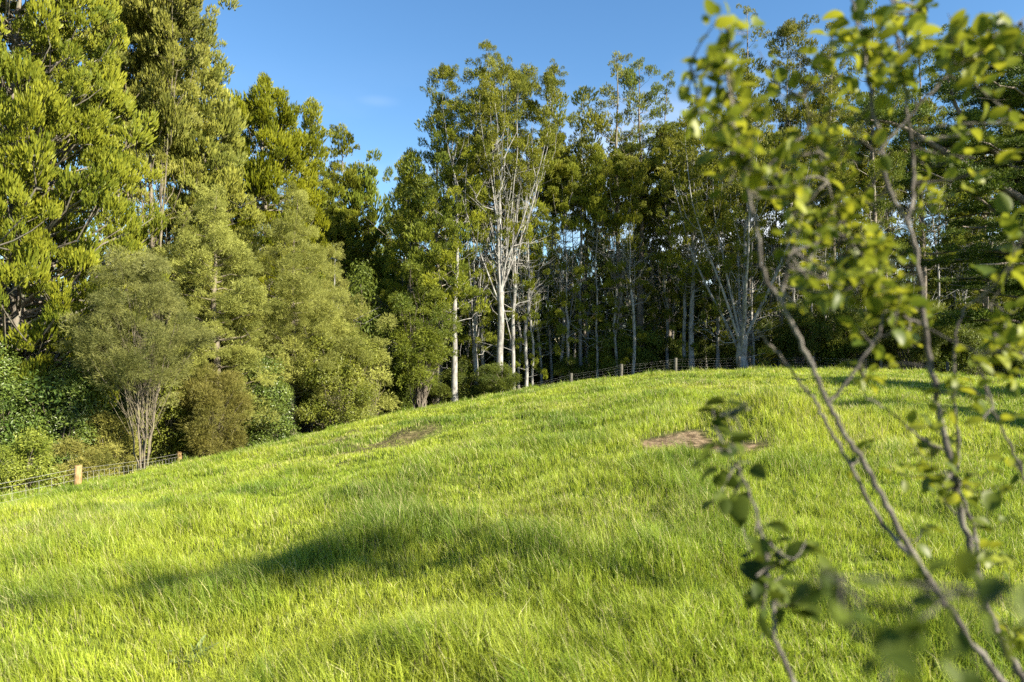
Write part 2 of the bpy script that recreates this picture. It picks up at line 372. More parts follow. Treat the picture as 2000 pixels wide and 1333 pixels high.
# ------------------------------------------------------------------ foliage templates: triangle soups in a unit ball
def _unit(v): return v/(np.linalg.norm(v, axis=-1, keepdims=True)+1e-9)
def _sph(r, n, zmin=-.4):
    z = zmin+(1-zmin)*r.rand(n); a = 2*pi*r.rand(n); q = np.sqrt(1-z*z)
    return np.stack([q*np.cos(a), q*np.sin(a), z], 1)
def t_fingers(seed, nf, nl, ln, wd, zmin=-.35, outw=.5, up=.8, jit=.25, spread=.5, flat=1.0, rmin=.45):
    r = rng_(seed); d = _sph(r, nf, zmin)
    bump = (.75+.35*vnoise(d[:, 0]*3+9, d[:, 1]*3+d[:, 2]*2, 1., seed))
    pos = d*(rmin+(1-rmin)*r.rand(nf)[:, None]**.7)*bump[:, None]*.92
    pos[:, 2] *= flat
    ax = _unit(d*outw*np.array([1, 1, flat])+np.array([0, 0, up])+r.randn(nf, 3)*jit)
    f = r.rand(nf, nl, 1)*.55
    rad = _unit(r.randn(nf, nl, 3)); lax = _unit(ax[:, None, :]*1.0+rad*spread)
    b = pos[:, None, :]+ax[:, None, :]*f*ln*1.2
    L = ln*(.6+.6*r.rand(nf, nl, 1)); sd = _unit(np.cross(lax, _unit(r.randn(nf, nl, 3))))*wd*.5
    tip = b+lax*L
    m = b+lax*L*.45
    T = np.stack([b, m+sd, tip, b, tip, m-sd], 2).reshape(-1, 3, 3)     # slim diamonds
    ti = np.repeat(r.rand(nf), nl*2)
    return T, ti
def t_leaves(seed, n, ln, wd, zmin=-.7):
    r = rng_(seed); d = _sph(r, n, zmin)
    pos = d*(.35+.65*r.rand(n)[:, None]**.6)*(.8+.3*r.rand(n)[:, None])
    nr = _unit(d*.7+np.array([0, 0, .5])+r.randn(n, 3)*.6)
    ax = _unit(np.cross(nr, r.randn(n, 3))); sd = np.cross(nr, ax)
    L = ln*(.7+.6*r.rand(n)[:, None]); w = wd*(.7+.6*r.rand(n)[:, None])
    b = pos-ax*L*.5; t = pos+ax*L*.5-nr*L*.12; c = pos+nr*w*-.12
    T = np.stack([b, pos+sd*w*.5+nr*w*.12, t, b, t, pos-sd*w*.5+nr*w*.12], 1).reshape(-1, 3, 3)
    return T, np.repeat(r.rand(n), 2)
TM = {
 'puff':  [t_fingers(s, 105, 4, .40, .105, zmin=-.55, rmin=.5, spread=.26, up=1.2, outw=.55, jit=.16) for s in (1, 2, 3, 4)],
 'puffs': [t_fingers(s, 90, 3, .32, .10, zmin=-.5, rmin=.5, spread=.35, up=1.0, jit=.2) for s in (5, 6, 7)],
 'fine': [t_fingers(s, 130, 4, .27, .075, zmin=-.55, rmin=.5, spread=.32, up=1.1, outw=.6, jit=.2) for s in (41, 42, 43)],
 'feather': [t_fingers(s, 230, 4, .30, .030, zmin=-.6, outw=.8, up=.25, jit=.35, spread=.75, rmin=.2) for s in (11, 12, 13)],
 'soft': [t_fingers(s, 190, 4, .24, .045, zmin=-.5, outw=.8, up=.1, jit=.35, spread=.9, rmin=.3, flat=.8) for s in (14, 15, 16)],
 'pad':  [t_fingers(s, 170, 4, .22, .045, zmin=-.3, outw=.9, up=.35, jit=.25, spread=.6, flat=.38, rmin=.1) for s in (21, 22, 23)],
 'broad': [t_leaves(s, 330, .20, .085) for s in (31, 32, 33)],
}
def crown_mesh(name, kind, C, S, T, mat, r, tilt=None, zs=None):
    C = np.asarray(C, float); S = np.asarray(S, float); T = np.asarray(T, float)
    tm = TM[kind]; out = []; tt = []
    var = r.randint(0, len(tm), len(C))
    for v in range(len(tm)):
        ids = np.where(var == v)[0]
        if not len(ids): continue
        tri, ti = tm[v]; P = tri.reshape(-1, 3)
        a = r.rand(len(ids))*2*pi; ca, sa = np.cos(a)[:, None], np.sin(a)[:, None]
        sx = 1+.15*r.randn(len(ids))[:, None]; sz = (1.2 if kind in ('puff', 'puffs', 'fine') else 1)+.18*r.randn(len(ids))[:, None]
        px, py, pz = P[:, 0]*sx, P[:, 1]/sx, P[:, 2]*sz
        X = px*ca-py*sa; Y = px*sa+py*ca
        W = np.stack([X, Y, np.broadcast_to(pz, X.shape)], -1)
        if tilt is not None:    # lean the puff outwards
            t = tilt[ids]; W = W+t[:, None, :]*W[..., 2:3]
        W = W*S[ids][:, None, None]+C[ids][:, None, :]
        out.append(W.reshape(-1, 3))
        tt.append(np.repeat(np.clip(T[ids][:, None]*.6+ti[None, :]*.5-.05, 0, 1).ravel(), 3))
    V = np.concatenate(out); tt = np.concatenate(tt)
    F3 = np.arange(len(V)).reshape(-1, 3)
    return make_mesh(name, V, [F3], mat, tint=tt)

# ------------------------------------------------------------------ tree builders
def conifer(seed, H, env, trunk_r, start=.3, fork=None, leaders=1, spread=1.5, cover=1.0, puff=.55, sub=2, rise=.5, kind='puff',
            mat='kauri', bark='bark', open_=0.0, dead=10, lean=0.0, wob=.25, low=0, lr=1.0, short=.25, lens=.5, sag=0.0):
    """a tall conifer: trunk, leaders and rising branches that end in domed tufts. returns trunk mesh, crown mesh"""
    r = rng_(seed); W = Wood(); C = []; S = []; T = []; TI = []
    er = lambda t: np.interp(t, [e[0] for e in env], [e[1] for e in env])
    def wobble(P, amp):
        n = len(P); k = np.linspace(0, 1, n)
        P = P.copy()
        for ax in (0, 1):
            P[:, ax] += amp*(np.sin(k*5+r.rand()*6)+.5*np.sin(k*11+r.rand()*6)+.25*np.sin(k*23+r.rand()*6))*k**.5*.5
        return P
    ld = []
    n0 = 26 if leaders == 1 else 14
    f = H if leaders == 1 else fork*H
    P = wobble(np.stack([lean*(f/H)*np.linspace(0, 1, n0)**1.3, np.zeros(n0), np.linspace(-.4, f, n0)], 1), wob*(1 if leaders == 1 else .5))
    R = trunk_r*(1-np.linspace(0, 1, n0)**.9*(.93 if leaders == 1 else .28)); R[0] *= 1.5; R[1] *= 1.15
    W.add(P, R, 10)
    if leaders == 1: ld.append((P, R))
    else:
        a0 = r.rand()*6
        for i in range(leaders):
            a = a0+i*2*pi/leaders+r.randn()*.25; sp = spread*(.35+.65*((i % 3)/2 if leaders > 3 else r.rand()))*(.8+.4*r.rand())
            if i == 0: sp *= .3
            t = np.linspace(0, 1, 18); k0 = r.randint(6, 13) if i else 13
            b = P[k0]; top = H*(.90+.10*r.rand())-.05*H*(sp/spread)**2 if i else H*.975
            q = np.stack([b[0]+cos(a)*sp*np.sin(t*pi/2)**1.1, b[1]+sin(a)*sp*np.sin(t*pi/2)**1.1, b[2]+(top-b[2])*t], 1)
            q = wobble(q, wob*.9); q += b-q[0]
            rr = R[k0]*(.66 if i == 0 else .22+.14*r.rand()); ld.append((q, rr*(1-t**.8*.92)))
            W.add(*ld[-1], 7)
    br = []; brr = []; tw = []; twr = []
    def tuft(c, o, pr, bt, m):
        """a lump made of a few overlapping tufts"""
        C.append(c); S.append(pr); T.append(bt); TI.append(np.r_[o*.22, 0])
        for k in range(m):
            dd = r.randn(3)*np.array([.85, .85, .75])*pr*1.1; dd[2] -= .1*pr
            C.append(c+dd); S.append(pr*(.55+.35*r.rand())); T.append(bt+r.randn()*.12); TI.append(np.r_[_unit(o+dd[:2])*.2, 0])
    for (P, R) in ld:
        z0 = max(start*H, P[0][2]+.3); z1 = P[-1][2]
        zs = np.linspace(z0, z1, 60)
        if leaders > 1: lc = lambda z: lr*np.interp((z1-z)/(z1-z0), [0, .12, .3, .6, 1], [.35, .8, 1, .8, .5])
        else: lc = lambda z: er(z/H)
        rad = np.array([max(lc(z), .12) for z in zs]); area = 2*pi*np.trapz(rad, zs) if hasattr(np, 'trapz') else 2*pi*np.sum(rad)*(zs[1]-zs[0])
        n = max(6, int(cover*area/(pi*(1.15*puff)**2)))
        cdf = np.cumsum(rad+.25*puff); cdf /= cdf[-1]
        zz = np.interp((np.arange(n)+r.rand(n))/n, np.r_[0, cdf], np.r_[z0, zs])
        if leaders > 1: zz = z1-(z1-zz)*(.18+.82*((z1-zz)/(z1-z0))**1.2)   # most leaf near each top
        for j, z in enumerate(zz):
            s = np.array([np.interp(z, P[:, 2], P[:, 0]), np.interp(z, P[:, 2], P[:, 1]), z]); rr = np.interp(z, P[:, 2], R)
            a = j*2.4+r.randn()*.35; o = np.array([cos(a), sin(a)])
            ln = max(lc(z)*(.85+.3*r.rand())-.4*puff, .15)
            if r.rand() < short: ln *= .35+.4*r.rand()
            t = np.linspace(0, 1, 6)[:, None]; rz = rise*(.7+.6*r.rand())
            q = s+np.concatenate([o*ln*t**.9, ln*(rz*.35*t+rz*.65*t**2)-sag*ln*t**2], 1)+np.r_[np.zeros((1, 3)), r.randn(5, 3)*.04*ln]
            q[:, 2] = np.minimum(q[:, 2]-rz*ln*.5, z1+.2); q[0] = s-[0, 0, rz*ln*.5]
            br.append(q); b0 = min(rr*.45, .014+.014*ln); brr.append(b0*(1-t[:, 0]*.75))
            if r.rand() < open_: continue
            pr = puff*(.6+.75*r.rand()**1.3)*(.65+.35*min(1, (z1-z)/1.8))
            bt = r.rand()*.9
            tuft(q[-1], o, pr, bt, sub)
            if ln > 1.0 and r.rand() < .6:
                i0 = r.randint(2, 5); b = q[i0]; aa = a+r.choice([-1, 1])*(.5+.6*r.rand()); l2 = ln*(.2+.25*r.rand())
                e = b+np.array([cos(aa)*l2, sin(aa)*l2, l2*(.35+.5*r.rand())])
                tt = np.linspace(0, 1, 4)[:, None]; tw.append(b+(e-b)*tt+np.array([0, 0, -.08*l2])*np.sin(tt*pi)); twr.append(b0*.45*(1-tt[:, 0]*.6))
                tuft(e, np.array([cos(aa), sin(aa)]), pr*.75, bt+r.randn()*.15, max(sub-1, 0))
        tuft(P[-1]-[0, 0, .1], np.array([.01, 0]), puff*.75, .8, 1)
    if leaders > 1:      # long thin limbs sweeping up beside the leaders
        for (P, R) in ld:
            for j in range(6):
                z = P[0][2]+(P[-1][2]-P[0][2])*(.05+.6*r.rand()); s = np.array([np.interp(z, P[:, 2], P[:, 0]), np.interp(z, P[:, 2], P[:, 1]), z])
                a = r.rand()*2*pi; ln = .4+.9*r.rand(); up = min(1.2+2.2*r.rand(), z1+.3-z if (z1 := P[-1][2]) else 0)
                t = np.linspace(0, 1, 6)[:, None]; o = np.array([cos(a), sin(a)])
                q = s+np.concatenate([o*ln*np.sin(t*pi/2), up*t**1.5], 1)+np.r_[np.zeros((1, 3)), r.randn(5, 3)*.05]
                br.append(q); brr.append((.016+.01*r.rand())*(1-t[:, 0]*.75))
                if r.rand() < .35: tuft(q[-1], o, puff*(.5+.5*r.rand()), r.rand()*.9, 1)
    for j in range(dead):
        P, R = ld[0] if leaders == 1 or r.rand() < .5 else ld[r.randint(len(ld))]
        z = (.12+.55*r.rand())*H
        if z < P[0][2]: z = P[0][2]+r.rand()*3
        s = np.array([np.interp(z, P[:, 2], P[:, 0]), np.interp(z, P[:, 2], P[:, 1]), z]); a = r.rand()*2*pi; ln = .6+1.7*r.rand()
        t = np.linspace(0, 1, 6)[:, None]; o = np.array([cos(a), sin(a)])
        q = s+np.concatenate([o*ln*t, ln*(.1+.6*r.rand())*t**1.7+0*t], 1)+np.r_[np.zeros((1, 3)), r.randn(5, 3)*.06*ln]
        br.append(q); brr.append((.008+.010*ln)*(1-t[:, 0]*.8))
        e = q[3]; q2 = e+(q[5]-q[3])*t*.8+np.array([r.randn(), r.randn(), .6])*.35*ln*t; br.append(q2); brr.append((.004+.006*ln)*(1-t[:, 0]*.8))
    for j in range(low):
        z = (.05+.42*r.rand())*H; a = r.rand()*2*pi; ln = .4+1.1*r.rand(); P = ld[0][0] if (leaders == 1) else (P0 if (P0 := ld[0][0]) is not None else 0)
        zc = max(z, 0)
        if leaders > 1: s = np.array([lean*z/H, 0, z])
        else: s = np.array([np.interp(z, P[:, 2], P[:, 0]), np.interp(z, P[:, 2], P[:, 1]), z])
        e = s+np.array([cos(a)*ln, sin(a)*ln, .25*ln])
        t = np.linspace(0, 1, 6)[:, None]; br.append(s+(e-s)*t); brr.append(.018*(1-t[:, 0]*.7))
        tuft(e, np.array([cos(a), sin(a)]), puff*(.45+.4*r.rand()), r.rand()*.6, 1)
    W.add(br, brr, 5)
    if tw: W.add(tw, twr, 4)
    return W.mesh('trunk', M[bark]), crown_mesh('crown', kind, C, S, T, M[mat], r, tilt=np.array(TI))

def put(name, label, cat, px, Y, meshes, group=None, scale=1.0, yaw=0.0, z=None, py=None, sz=None):
    X = (px-1000)/F*Y
    zz = float(ground(X, Y, False)) if z is None else z
    o = thing(name, label, cat, (X, Y, zz), group)
    o.rotation_euler = (0, 0, yaw); o.scale = (scale, scale, sz or scale)
    for nm, me in meshes: link(nm, me, o)
    return o
def height(px, Y, top):
    X = (px-1000)/F*Y
    return EYE-(top-666)/F*Y-float(ground(X, Y, False))
def tree(name, label, px, Y, top, seed, env, group=None, cat='tree', **kw):
    """env radii in pixels of the 2000 px frame"""
    if Y > 30: top += 16
    H = height(px, Y, top)
    env = [(t, w/F*Y) for t, w in env]
    if 'lean' in kw: kw['lean'] = kw['lean']/F*Y
    if 'spread' in kw: kw['spread'] = kw['spread']/F*Y
    a, b = conifer(seed, H, env, **kw)
    return put(name, label, cat, px, Y, [('trunk', a), ('crown', b)], group)

def shrub(seed, rx, ry, h, kind, mat, bark='bark_k', cl=.45, n=60, stems=5, z0=.0, shell=.55, fill=1.0):
    """a rounded bush standing on the ground: stems and clusters of leaves"""
    r = rng_(seed); W = Wood(); C = []; S = []; T = []; paths = []; rad = []
    d = _sph(r, n, -.85); lump = .55+.8*vnoise(d[:, 0]*2.6+4, d[:, 2]*2.6+d[:, 1]*1.7, 1., seed)
    f = (shell+(1-shell)*r.rand(n))*lump
    P = np.stack([d[:, 0]*rx*f, d[:, 1]*ry*f, z0+(h-z0)*(.5+.5*d[:, 2]*np.clip(f*1.1, 0, 1.1))], 1)
    for i in range(n):
        C.append(P[i]); S.append(cl*(.6+.6*r.rand())); T.append(np.clip(.5+r.randn()*.28, 0, 1))
    sb = [np.array([r.randn()*.12*rx, r.randn()*.12*ry, -.2]) for _ in range(stems)]
    for i in range(n):
        b = sb[i % stems]; e = P[i]; t = np.linspace(0, 1, 7)[:, None]
        mid = np.array([b[0]*.6+e[0]*.4, b[1]*.6+e[1]*.4, e[2]*.55])
        q = path([b, mid, e], 7); q[1:] += r.randn(6, 3)*.03*h*.4
        paths.append(q); rad.append(min(.010+.007*h, .026)*(1-t[:, 0]*.8))
    W.add(paths, rad, 4)
    return W.mesh('stems', M[bark]), crown_mesh('foliage', kind, C, S, T, M[mat], r)
def bush(name, label, px, Y, top, half, seed, kind='broad', mat='broad', cat='shrub', depth=None, group=None, sink=0.0, **kw):
    h = height(px, Y, top)+sink; rx = half/F*Y
    a, b = shrub(seed, rx, depth or rx*.9, h, kind, mat, **kw)
    X = (px-1000)/F*Y
    return put(name, label, cat, px, Y, [('stem', a), ('foliage', b)], group, z=float(ground(X, Y, False))-sink)

# ------------------------------------------------------------------ left stand of trees
tree('conifer_tree', 'tallest tree at the far left edge, dense yellow green tufts down to the shrubs', 35, 21, -190, 101,
     [(0, 60), (.12, 150), (.3, 215), (.5, 205), (.7, 165), (.85, 130), (1, 40)], trunk_r=.28, start=.1, cover=1.15, puff=.37, sub=1, mat='kauri', bark='bark', short=.35, dead=14)
tree('conifer_tree', 'many stemmed tree, bare pale trunks showing under its high crown, second from the left', 290, 25, -120, 102,
     [(0, 30), (.25, 60), (.38, 90), (.5, 135), (.6, 155), (.8, 130), (.9, 100), (1, 50)], trunk_r=.26, start=.62, leaders=7, fork=.24, spread=105, cover=.95, lr=1.15, puff=.36, sub=1, open_=.1, low=14, mat='kauri_g', bark='bark_k', dead=26)
tree('conifer_tree', 'tree crowding the skyline slope just right of the bare pale trunks, grey green tufts', 398, 27.5, 60, 103,
     [(0, 40), (.25, 75), (.5, 85), (.75, 62), (.9, 38), (1, 16)], trunk_r=.22, start=.16, cover=1.15, puff=.4, sub=1, mat='kauri_g', bark='bark_k')
tree('conifer_tree', 'brightest yellow green round topped conifer standing alone against the sky left of the notch', 520, 36, 152, 104,
     [(0, 50), (.3, 95), (.5, 110), (.68, 98), (.85, 66), (.95, 38), (1, 16)], trunk_r=.26, start=.2, cover=1.2, puff=.5, sub=1, mat='kauri_y', bark='bark')
tree('conifer_tree', 'thin open topped conifer close behind the brightest yellow green one', 612, 42, 188, 105,
     [(0, 30), (.5, 60), (.7, 42), (.85, 28), (1, 10)], trunk_r=.2, start=.4, cover=0.85, puff=.48, sub=1, mat='kauri', bark='bark_l', open_=.25)
tree('conifer_tree', 'thin open conifer with see through crown halfway down the slope of the notch', 672, 45, 240, 106,
     [(0, 30), (.5, 62), (.7, 50), (.85, 36), (1, 10)], trunk_r=.2, start=.4, cover=0.85, puff=.5, sub=1, mat='kauri', bark='bark_l', open_=.2)
tree('conifer_tree', 'low dark conifer at the very bottom of the notch in the skyline', 722, 46, 322, 107,
     [(0, 40), (.4, 60), (.7, 46), (1, 14)], trunk_r=.18, start=.3, cover=0.9, puff=.75, sub=1, mat='dark', bark='bark_b')
tree('totara_tree', 'soft pale green tree with dense fine foliage behind the kanuka', 425, 24, 370, 108,
     [(0, 60), (.15, 85), (.4, 92), (.7, 74), (.9, 40), (1, 12)], trunk_r=.2, start=.12, cover=1.05, puff=.44, sub=2, kind='soft', mat='olive', bark='bark_k', rise=.25, short=.4)
tree('totara_tree', 'olive buff feathery tree with drooping fine foliage, in front of the dark wood', 572, 27, 385, 109,
     [(0, 50), (.15, 85), (.35, 104), (.6, 82), (.85, 42), (1, 8)], trunk_r=.2, start=.14, cover=1.0, puff=.46, sub=2, short=.4, kind='feather', mat='olive', bark='bark_k', rise=.35)
tree('totara_tree', 'slim olive tree hugging the shaded edge of the wood beside the olive buff one', 655, 32, 470, 110,
     [(0, 40), (.3, 60), (.6, 52), (1, 15)], trunk_r=.14, start=.2, cover=0.9, puff=.5, sub=2, kind='soft', mat='olive', bark='bark_l', rise=.2)

# kanuka beside the fence
def kanuka(seed, H, rx, cz, rz):
    r = rng_(seed); W = Wood(); C = []; S = []; T = []
    ends = []
    for i in range(7):
        a = i*2.4; sp = rx*(.25+.55*r.rand()); b = np.array([cos(a)*.07, sin(a)*.07, -.3]); top = cz*(.9+.25*r.rand())
        pts = [b, b+np.array([cos(a)*.1, sin(a)*.1, 1.0]), np.array([cos(a)*sp*.45, sin(a)*sp*.45, cz*.55]), np.array([cos(a)*sp, sin(a)*sp, top])]
        q = path(pts, 16); q[2:] += r.randn(14, 3)*.02
        W.add(q, .042*(1-np.linspace(0, 1, 16)*.72)*(.7+.5*r.rand()), 7); ends.append(q)
    n = 125; d = _sph(r, n, -.9); f = .45+.6*r.rand(n)**.6
    lump = .62+.7*vnoise(d[:, 0]*3+1, d[:, 2]*3+d[:, 1], 1., 7)
    P = np.stack([d[:, 0]*rx*f*lump, d[:, 1]*rx*f*lump, cz-.25+d[:, 2]*rz*f*lump*1.1], 1)
    P[:, 0] *= np.where(P[:, 2] < cz, 1.0, 1.0-.35*(P[:, 2]-cz)/rz)
    tp = []; tr = []
    for e in P:
        q = ends[r.randint(len(ends))]; k = r.randint(6, 14); b = q[k]
        if b[2] > e[2]: b = q[6]
        tp.append(path([b, b*.45+e*.55+np.array([0, 0, -.1]), e], 7)); tr.append(.008*(1-np.linspace(0, 1, 7)*.8))
        C.append(e); S.append(.34*(.7+.6*r.rand())); T.append(np.clip(.5+r.randn()*.3, 0, 1))
    W.add(tp, tr, 4)
    t = np.array(C)-np.array([0, 0, cz-rz]); t = _unit(t)*.5; t[:, 2] = 0
    return W.mesh('trunk', M['bark_k']), crown_mesh('crown', 'feather', C, S, T, M['kanuka'], r, tilt=t)
H = height(278, 19.5, 490)
a, b = kanuka(123, H, 1.55, H*.70, H*.28)
put('kanuka_tree', 'small feathery olive tree on several pale slender stems right against the wire fence', 'tree', 278, 19.5, [('trunk', a), ('crown', b)])

# fence line shrubs
bush('broadleaf_shrub', 'big rounded yellow green bush swelling out at the edge of the shaded wood', 655, 27.5, 640, 76, 131, n=110, cl=.5, sink=.5)
bush('broadleaf_shrub', 'glossy dark green bush beside the fence with sparkling leaves', 520, 25, 712, 58, 132, mat='gloss', n=70, cl=.45, sink=.5)
bush('broadleaf_shrub', 'yellow green bush growing above the glossy dark green one', 590, 29.5, 600, 70, 133, n=90, cl=.5)
bush('brush_shrub', 'fine leaved yellowish olive bush between kanuka and glossy dark bush', 420, 22.5, 735, 60, 134, kind='feather', mat='brush', n=60, cl=.42, sink=.5)
bush('broadleaf_shrub', 'mid green bush hidden right behind the slender stems of the kanuka', 335, 23, 720, 60, 135, n=60, cl=.45, sink=.5)
bush('brush_shrub', 'dark olive bush left of the kanuka stems above the first fence posts', 205, 20, 790, 58, 136, kind='soft', mat='brush', n=60, cl=.42, sink=.6)
bush('broadleaf_shrub', 'shaded dark green shrub beneath the tallest left tree', 120, 19.5, 700, 75, 137, mat='gloss', n=80, cl=.5, sink=.6)
bush('broadleaf_shrub', 'lowest shrub in the bottom corner spilling over the fence wires', 40, 15.8, 868, 58, 138, mat='broad', n=60, cl=.32, sink=.6)
bush('broadleaf_shrub', 'dark shrub under the tallest left tree at the frame edge', -20, 19, 690, 85, 139, mat='gloss', n=80, cl=.5, sink=.6)
bush('brush_shrub', 'reddish tinged low scrub just behind the stoutest fence post', 165, 17.3, 868, 50, 140, kind='soft', mat='brush', n=40, cl=.32, sink=.6)
bush('tree_shrub', 'leafy pale green small tree with layered foliage in the shade of the central wood', 818, 34, 530, 62, 141, kind='soft', mat='dark', cat='tree', bark='bark_b', n=90, cl=.55, z0=.6)
bush('brush_shrub', 'pale green bush at the shadow edge between bright bush and layered small tree', 722, 33, 650, 48, 142, kind='soft', mat='olive', n=50, cl=.5, sink=.3)

# ------------------------------------------------------------------ central wood
tree('conifer_tree', 'dark pointed conifer leading the central group on its notch side', 856, 36, 180, 201,
     [(0, 40), (.3, 60), (.55, 62), (.75, 44), (.9, 30), (1, 10)], kind='fine', trunk_r=.24, start=.3, cover=0.75, puff=.48, sub=1, mat='dark', bark='bark')
tree('conifer_tree', 'shorter conifer stepping down from the dark pointed one toward the notch', 803, 36.5, 285, 202,
     [(0, 45), (.4, 50), (.7, 34), (.9, 18), (1, 8)], kind='fine', trunk_r=.2, start=.3, cover=0.75, puff=.46, sub=1, mat='kauri', bark='bark')
tree('conifer_tree', 'conifer filling between dark pointed one and the great many stemmed tree', 888, 35.5, 232, 203,
     [(0, 40), (.4, 58), (.7, 52), (.9, 30), (1, 10)], kind='fine', trunk_r=.2, start=.32, cover=0.36, puff=.44, sub=1, mat='kauri', bark='bark_l', open_=.15)
tree('conifer_tree', 'great central tree whose stout pale trunk fans into many upright white limbs', 976, 36, 84, 204,
     [(0, 20), (.4, 90), (.55, 135), (.7, 135), (.85, 112), (1, 62)], kind='fine', trunk_r=.20, start=.62, leaders=12, fork=.50, spread=140, cover=0.5, lr=.8, puff=.38, sub=1, open_=.15, mat='kauri', bark='bark_l', dead=34, low=3, rise=.8)
tree('conifer_tree', 'forked pale trunk left of the stout central one, bending out at its fork', 928, 37, 150, 205,
     [(0, 20), (.4, 60), (.7, 60), (.9, 40), (1, 20)], kind='fine', trunk_r=.17, start=.6, leaders=5, fork=.22, spread=75, cover=0.36, lr=1.2, puff=.46, sub=1, mat='kauri', bark='bark_l', open_=.25, dead=18, low=4)
tree('conifer_tree', 'slim pale trunk close on the right of the stout central trunk', 1003, 37.5, 140, 206,
     [(0, 20), (.5, 60), (.8, 55), (1, 25)], kind='fine', trunk_r=.13, start=.6, leaders=5, fork=.35, spread=75, cover=0.36, lr=1.0, puff=.46, sub=1, mat='kauri', bark='bark_l', open_=.25, dead=18, low=5)
tree('conifer_tree', 'thin leader with a single puff of leaf right of the great central tree', 1135, 41, 168, 207,
     [(0, 20), (.5, 32), (.8, 26), (1, 12)], kind='fine', trunk_r=.14, start=.62, cover=0.6, puff=.62, sub=1, mat='kauri_g', bark='bark_l', open_=.2, dead=10)
tree('conifer_tree', 'tall straight tree with rounded top right of the gap, highest of its trio', 1207, 40, 96, 208,
     [(0, 20), (.4, 40), (.6, 62), (.8, 48), (1, 22)], kind='fine', trunk_r=.24, start=.34, cover=0.36, puff=.44, sub=1, mat='kauri', bark='bark', open_=.15, dead=20, low=4)
tree('conifer_tree', 'straight dark trunk with bare middle rising to a broad rounded top', 1250, 41.5, 108, 209,
     [(0, 20), (.5, 38), (.75, 50), (.9, 42), (1, 24)], kind='fine', trunk_r=.25, start=.5, cover=0.5, puff=.44, sub=1, mat='dark', bark='bark_b', open_=.2, dead=16, low=6)
tree('conifer_tree', 'slighter dark tree leaning on the broad rounded top from the right', 1305, 43, 135, 210,
     [(0, 20), (.4, 36), (.75, 34), (1, 14)], kind='fine', trunk_r=.17, start=.32, cover=0.36, puff=.44, sub=1, mat='dark', bark='bark_b', open_=.15, dead=12, low=4)
tree('conifer_tree', 'pale green crowned tree between dark tree and the sapling top', 1352, 39, 180, 211,
     [(0, 20), (.4, 55), (.65, 60), (.85, 38), (1, 14)], kind='fine', trunk_r=.18, start=.3, cover=0.5, puff=.44, sub=1, mat='kauri', bark='bark_l', open_=.2, dead=16, low=6)
tree('spreading_tree', 'spreading tree with low fork and long bare ascending limbs, pale foot at the crest fence', 1450, 35.5, 190, 212,
     [(0, 20), (.2, 120), (.5, 170), (.75, 110), (1, 50)], kind='fine', trunk_r=.33, start=.4, leaders=9, fork=.14, spread=165, cover=0.35, lr=1.1, puff=.46, sub=1, mat='kauri', bark='bark_l', open_=.35, dead=30, low=8, rise=.7)
tree('conifer_tree', 'tree whose slender top reaches the frame top behind the sapling tip', 1462, 42, 2, 213,
     [(0, 20), (.4, 50), (.65, 52), (.85, 32), (1, 16)], kind='fine', trunk_r=.24, start=.34, cover=0.36, puff=.44, sub=1, mat='kauri', bark='bark', open_=.2, dead=16)
tree('conifer_tree', 'tree with umbrella shaped top puff on two thin bare stems', 1545, 42, 12, 214,
     [(0, 20), (.5, 40), (.78, 40), (.93, 46), (1, 40)], kind='fine', trunk_r=.22, start=.5, leaders=3, fork=.5, spread=34, cover=0.5, lr=1.3, puff=.44, sub=1, mat='kauri', bark='bark_l', open_=.3, dead=16)
tree('conifer_tree', 'conifer behind the sapling, right of the umbrella topped one', 1625, 41, 34, 215,
     [(0, 20), (.4, 50), (.7, 52), (.9, 36), (1, 16)], kind='fine', trunk_r=.24, start=.32, cover=0.36, puff=.44, sub=1, mat='kauri', bark='bark', open_=.15, dead=16)
tree('conifer_tree', 'tall tree rising to the frame top just left of the layered cypress', 1705, 42, -10, 216,
     [(0, 20), (.4, 55), (.7, 55), (.9, 36), (1, 16)], kind='fine', trunk_r=.24, start=.32, cover=0.36, puff=.44, sub=1, mat='dark', bark='bark', open_=.15, dead=14)
tree('conifer_tree', 'tree behind the layered cypress, its top showing over the pads', 1800, 44, 40, 217,
     [(0, 20), (.4, 60), (.7, 60), (.9, 40), (1, 16)], kind='fine', trunk_r=.24, start=.32, cover=0.36, puff=.44, sub=1, mat='dark', bark='bark_b', open_=.15)
tree('conifer_tree', 'tree at the top corner above the layered cypress', 1925, 45, 30, 218,
     [(0, 20), (.4, 60), (.7, 60), (.9, 40), (1, 16)], kind='fine', trunk_r=.24, start=.32, cover=0.36, puff=.44, sub=1, mat='dark', bark='bark_b', open_=.15)
tree('bare_tree', 'dead leafless grey branching tree in the shade left of the layered small tree', 752, 37, 560, 219,
     [(0, 20), (.5, 50), (1, 30)], kind='fine', trunk_r=.09, start=.3, leaders=4, fork=.3, spread=50, cover=0.5, puff=.2, sub=1, mat='olive', bark='bark_l', open_=.85, dead=20)

